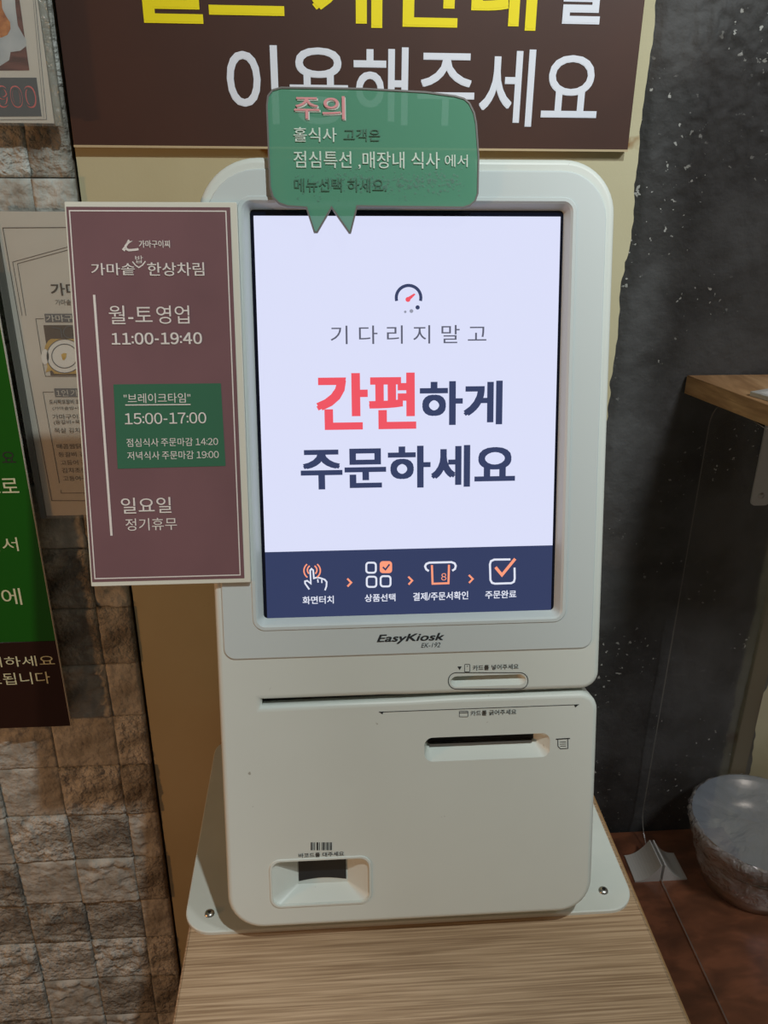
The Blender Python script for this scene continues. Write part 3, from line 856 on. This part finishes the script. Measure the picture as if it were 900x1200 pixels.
mb = MB(); fill_mb(mb, PP, [(52, 367.6), (53.4, 377.8), (130, 377.6), (130, 367.4)], 0.0004); mb.build('heading_tag', GREYTAG, po); mb = MB(); fill_mb(mb, PP, [(63.3, 455), (64.8, 465.4), (140, 465), (140, 454.8)], 0.0004)
mb.build('heading_tag', GREYTAG, po)
text('가마구이찌', PP, 54.5, 368.6, 106, 377, PAPER, po, 0.01, w=0.0007)
text('1인 가마솥밥', PP, 66.5, 456.2, 120, 464.4, PAPER, po, 0.0, w=0.0007)
PT = lambda s, x0, y0, x1, y1, bold=0.0: text(s, PP, x0, y0, x1, y1, THIN_INK, po, bold, w=0.0006)
PT('가마솥밥', 60.6, 331.5, 128, 346.5, 0.025); PT('가마솥밥 한상', 65.5, 350.7, 104, 357.6)
PT('도시락포장비 포장', 58.3, 467.8, 98, 473.6, 0.01); PT('(가마솥밥+반찬)', 62, 476, 104, 481)
PT('가마구이찌', 62, 485, 98.5, 491.4); PT('(등갈비+목살)', 63.7, 491.8, 102, 498); PT('목살 김치찌개', 64.4, 500.8, 108, 507.4)
PT('매콤찜닭', 67, 519.8, 95, 526); PT('등갈비 김치찜', 69, 529, 114, 535.4); PT('고등어 김치찜', 71.6, 538.6, 115, 545); PT('김치조림', 73, 547.8, 101, 554.2); PT('고등어구이', 74.6, 557.2, 108, 563.6)
# dish photograph on the poster
mb = MB(); fill_mb(mb, PP, [(51, 381), (59.5, 440), (125, 440), (125, 380.8)], 0.0005); mb.build('photo_background', mat('photo_dark_print', srgb(96, 82, 70), 0.5), po)
mb = MB(); fill_mb(mb, PP, [(57, 399), (60, 397), (125, 397), (125, 438), (64, 438), (61, 434), (53.5, 436), (56, 430), (52, 413), (53, 405)], 0.0007); mb.build('photo_tray', GOLDPRINT, po)
mb = MB(); fill_mb(mb, PP, circle(53, 418, 4.5, 9), 0.0009); fill_mb(mb, PP, circle(76, 417, 20.5, 19.5, n=40), 0.0009); mb.build('photo_bowl', WHITEINK, po)
icon('photo_bowl_rim', [('s', circle(76, 417, 15, 14, n=36), 0.0012, True, 0), ('s', circle(76, 417, 20.8, 19.7, n=36), 0.0009, True, 0), ('s', [(61, 383), (71.5, 385.5), (73, 396)], 0.0010, False, 0), ('s', circle(82, 389, 7.4, 6.8, n=24), 0.0010, True, 0)], PP, po, [GREYTAG], w=0.0012)
mb = MB(); fill_mb(mb, PP, [(72, 415), (75, 413.4), (78.5, 414), (78, 418), (75.6, 422), (73.6, 421)], 0.0014); mb.build('photo_food', GOLDPRINT, po)

# ================================================================ priced photo menu card, upper left
MY = 1.066
MP = wall_plane(MY)
mc = empty('photo_menu_card', (-0.42, MY, 1.727), 'menu card with dish photograph and red price, in a clear holder, upper left', 'menu card')
mx1 = MP.at(63.8, 144.6)[0]; mx2 = MP.at(73, 145)[0]; mz0 = MP.at(60, 144.6)[1]
slab(MP, [(-0.56, mz0), (mx1, mz0), (mx1, 2.05), (-0.56, 2.05)], -0.0015, 0.0, PAPER, 'paper', mc, bev=0.0003)
slab(MP, [(-0.57, mz0-0.003), (mx2, mz0-0.003), (mx2, 2.06), (-0.57, 2.06)], 0.0012, 0.004, ACRYL, 'clear_holder', mc, bev=0.0006)
mb = MB(); mb.box((mx1+0.0012, mz0-0.0025, -0.006), (mx2+0.0002, 2.06, 0.001), P=MP); mb.build('holder_edge', ACRYLEDGE, mc)
mb = MB(); mb.box((-0.50, MY+0.002, 1.86), (-0.40, WY-0.012, 1.92)); mb.build('wall_spacer', BOARD_WHITE, mc)
mb = MB(); fill_mb(mb, MP, [(-20, 82.8), (34.6, 82.5), (23.0, 0), (15, -60), (-20, -60)], 0.0003); mb.build('photo_table', SLATPRINT, mc)
mb = MB(); fill_mb(mb, MP, [(-20, 79), (0, 77.5), (11, 70.5), (12.6, 61), (24, 59.5), (30.8, 54), (30.6, 47), (21, 30), (18.5, 10), (14, -60), (-20, -60)], 0.0005); mb.build('photo_plate', PLATEPRINT, mc)
mb = MB(); fill_mb(mb, MP, [(-20, 44.5), (2, 44), (9, 41), (12.6, 34), (12, 26), (7, 18.5), (3, 10), (2, 0), (1, -40), (-20, -40)], 0.0007); mb.build('photo_food', FOODPRINT, mc)
mb = MB(); fill_mb(mb, MP, [(-20, 91), (42.8, 91), (49, 136.4), (-20, 137)], 0.0003); mb.build('price_panel', DARKGREY, mc)
text('900', MP, -1, 100.6, 40.6, 126.2, REDINK, mc, 0.02, w=0.0005)
text('900', MP, 0.2, 102.0, 39.6, 124.8, DARKGREY, mc, -0.012, w=0.0009)
icon('card_outline', [('s', [(-20, 140.5), (54.8, 140), (41.4, 0), (36, -60)], 0.0006, False, 0), ('s', [(39, 0), (51.5, 138)], 0.0004, False, 0)], MP, mc, [GREYTAG], w=0.0004)

# ================================================================ counter under the kiosk
ct = empty('oak_counter', (0.092, 0.75, 0.0), 'light oak laminate counter with horizontal grain carrying the white kiosk', 'counter')
TOP = Plane((0, 0, ZC), (1, 0, 0), (0, 1, 0))
slab(TOP, rrect(-0.1665, 0.20, 0.3515, 1.085, (0.004, 0.004, 0.002, 0.002), 3), -0.028, 0.0, OAK, 'countertop', ct, bev=0.003)
mb = MB(); mb.box((0.3505, 0.205, ZC-0.027), (0.3528, 1.083, ZC-0.0012)); mb.build('edge_band', OAKEDGE, ct)
mb = MB(); mb.box((-0.156, 0.24, 0.08), (0.338, 1.08, ZC-0.028)); mb.build('cabinet_body', OAK, ct)
mb = MB(); mb.box((-0.145, 0.27, 0.0), (0.325, 1.08, 0.08)); mb.build('plinth', DARKSLOT, ct)

# ================================================================ low mahogany table on the right
ZT = 0.60
tb = empty('side_table', (0.85, 0.72, 0.0), 'low reddish brown mahogany table to the right of the oak counter', 'table')
TT = Plane((0, 0, ZT), (1, 0, 0), (0, 1, 0))
slab(TT, rrect(0.375, 0.36, 1.25, 1.085, 0.003, 2), -0.03, 0.0, MAHOG, 'tabletop', tb, bev=0.002)
for x in (0.42, 1.2):
    for y in (0.41, 1.04):
        mb = MB(); mb.box((x-0.022, y-0.022, 0), (x+0.022, y+0.022, ZT-0.03), bev=0.003); mb.build('leg', MAHOG, tb)
mb = MB(); mb.box((0.43, 0.40, ZT-0.10), (1.19, 0.42, ZT-0.03)); mb.build('apron', MAHOG, tb)

# ================================================================ clear partition with white clamp feet
GX = 0.535
pn = empty('clear_partition', (GX, 0.85, ZT), 'clear acrylic partition standing on edge on the mahogany table, held by white feet', 'partition')
SPN = Plane((GX, 0, 0), (0, -1, 0), (0, 0, 1))     # normal towards -x
PO = rrect(-1.077, ZT+0.004, -0.30, 1.394, (0.055, 0.02, 0.03, 0.045), 10)
mb = MB(); mb.cap([PO], lambda u, v: SPN.pt(u, v, 0.0015))
mb.build('acrylic_sheet', GLASSP, pn)
mb = MB(); mb.loft([ring(PO, SPN, 0.0013), ring(PO, SPN, -0.0003)], smooth=False)
mb.build('sheet_edge', GLASSEDGE, pn)
for fy in (0.975, 0.42):
    mb = MB()
    for s in (-1, 1):
        hw, hh = 0.044, 0.034
        prof = [(0.0022, hh), (0.0042, hh)] + [(0.0042+(hw-0.0042)*(k/10), 0.0025+(hh-0.0025)*(1-k/10)**2.4) for k in range(1, 11)] + [(hw, 0.0), (0.0022, 0.0)]
        L = len(prof)
        fr_ = [Vector((GX+s*a_, fy, ZT+b_)) for a_, b_ in prof]; bk_ = [Vector((GX+s*a_*0.98, fy+0.055, ZT+b_)) for a_, b_ in prof]
        mb.loft([fr_, bk_], smooth=False)
        cap_ = lambda yy, fl: mb.cap([[(GX+s*a_, ZT+b_) for a_, b_ in prof]], lambda u, v: Vector((u, yy, v)), flip=fl)
        cap_(fy, False); cap_(fy+0.055, True)
    mb.build('foot', WHITEABS, pn)

# ================================================================ shelf with bracket
ZS = 1.42
sh = empty('wall_shelf', (0.80, 1.0, ZS-0.025), 'thick natural pine shelf board on the black wall at the right edge', 'shelf')
STP = Plane((0, 0, ZS), (1, 0, 0), (0, 1, 0))
slab(STP, [(0.5845, 0.78), (1.1, 0.78), (1.1, 1.094), (0.4995, 1.094)], -0.0255, 0.0, PINE, 'shelf_board', sh, bev=0.0012)
mb = MB()
BRP = wall_plane(1.092)
mb2 = slab(BRP, rrect(0.6255, 1.222, 0.6555, 1.3945, (0.008, 0.008, 0.001, 0.001)), -0.0015, 0.0015, WHITEABS, 'bracket', sh, bev=0.0008)
mb.box((0.630, 0.83, ZS-0.0285), (0.652, 1.092, ZS-0.0255)); mb.build('bracket_arm', WHITEABS, mb2)
mb = MB(); mb.loft([[Vector((0.6395+r*math.cos(R(30*k)), 1.0905-h, 1.238+r*math.sin(R(30*k)))) for k in range(12)] for r, h in ((0.0048, 0), (0.004, 0.0016), (0.0002, 0.002))])
mb.build('screw', STEEL, mb2)

# white folded card lying on the shelf
a = STP.at(877, 464.5); b = STP.at(880.5, 456)
mb = MB()
dx = Vector((0.060, -0.135, 0)).normalized(); dy = Vector((0.135, 0.060, 0)).normalized()
o_ = Vector((0.5355, 0.985, ZS))
def tray_pt(u, v, w): return o_+dx*u+dy*v+Vector((0, 0, w))
vs = [tray_pt(*q) for q in ((0, 0, 0.0005), (0.12, 0, 0.0005), (0.12, 0.08, 0.0005), (0, 0.08, 0.0005), (0, 0, 0.006), (0.12, 0, 0.006), (0.12, 0.08, 0.006), (0, 0.08, 0.006), (0.008, 0.008, 0.006), (0.112, 0.008, 0.006), (0.112, 0.072, 0.006), (0.008, 0.072, 0.006), (0.008, 0.008, 0.002), (0.112, 0.008, 0.002), (0.112, 0.072, 0.002), (0.008, 0.072, 0.002))]
fs = [(0, 3, 2, 1), (0, 1, 5, 4), (1, 2, 6, 5), (2, 3, 7, 6), (3, 0, 4, 7), (4, 5, 9, 8), (5, 6, 10, 9), (6, 7, 11, 10), (7, 4, 8, 11), (8, 9, 13, 12), (9, 10, 14, 13), (10, 11, 15, 14), (11, 8, 12, 15), (12, 13, 14, 15)]
mb.add(vs, fs)
tag(mb.build('shelf_tray', WHITEABS), 'small flat white tray lying on the pine shelf', 'tray')

# ================================================================ steel bowls wrapped in cling film
def lathe(mb, c, prof, n=56, wob=None, smooth=True, mi=0):
    rs = []
    for r, z in prof:
        rs.append([Vector((c[0]+(r+(wob(a, z) if wob else 0))*math.cos(a), c[1]+(r+(wob(a, z) if wob else 0))*math.sin(a), z)) for a in [2*math.pi*k/n for k in range(n)]])
    mb.loft(rs, smooth=smooth, mi=mi)


BC = (0.684, 0.974)
low = empty('steel_bowl', (BC[0], BC[1], ZT), 'lower stainless bowl of the wrapped pair, standing on the mahogany table', 'bowl')
low['group'] = 'wrapped steel bowls'
mb = MB()
lathe(mb, BC, [(0.0005, ZT+0.001), (0.072, ZT+0.001), (0.079, ZT+0.005), (0.084, ZT+0.020), (0.089, ZT+0.055), (0.093, ZT+0.075), (0.096, ZT+0.076), (0.096, ZT+0.074), (0.092, ZT+0.073), (0.085, ZT+0.050), (0.076, ZT+0.012), (0.0005, ZT+0.010)])
mb.build('body', BOWLMET, low)
def wr(amp, f): return lambda a, z: amp*noise.fractal((math.cos(a)*f, math.sin(a)*f, z*70), 0.8, 2.0, 4)
mb = MB()
lathe(mb, BC, [(0.0875, ZT+0.030), (0.0900, ZT+0.038), (0.0925, ZT+0.048), (0.095, ZT+0.060), (0.0975, ZT+0.072), (0.099, ZT+0.0765)], n=120, wob=wr(0.0035, 5))
mb.build('film_wrap', FILM, low)
upb = empty('steel_bowl', (BC[0], BC[1], ZT+0.078), 'upper stainless bowl of the pair, its mouth covered with tight cling film', 'bowl')
upb['group'] = 'wrapped steel bowls'
mb = MB()
z = ZT+0.078
lathe(mb, BC, [(0.0005, z-0.012), (0.072, z-0.012), (0.0830, z-0.004), (0.092, z+0.010), (0.104, z+0.040), (0.107, z+0.042), (0.107, z+0.039), (0.102, z+0.037), (0.088, z+0.012), (0.070, z-0.006), (0.0005, z-0.008)])
mb.build('body', BOWLMET, upb)
mb = MB()
lathe(mb, BC, [(0.100, z+0.002), (0.104, z+0.012), (0.111, z+0.026), (0.114, z+0.036), (0.1115, z+0.0425), (0.107, z+0.0445)], n=140, wob=wr(0.0045, 4))
mb.build('film_wrap', FILM, upb)
mb = MB()
rsn = []
for k, r in enumerate((0.107, 0.101, 0.09, 0.07, 0.045, 0.02, 0.0005)):
    rsn.append([Vector((BC[0]+r*math.cos(a), BC[1]+r*math.sin(a), z+0.0440-0.006*(1-(r/0.107)**2)+0.0022*noise.fractal((math.cos(a)*r*40, math.sin(a)*r*40, 1), 0.8, 2, 3)*(1 if k else 0))) for a in [2*math.pi*q/140 for q in range(140)]])
mb.loft(rsn); mb.build('film_cover', FILMTOP, upb)
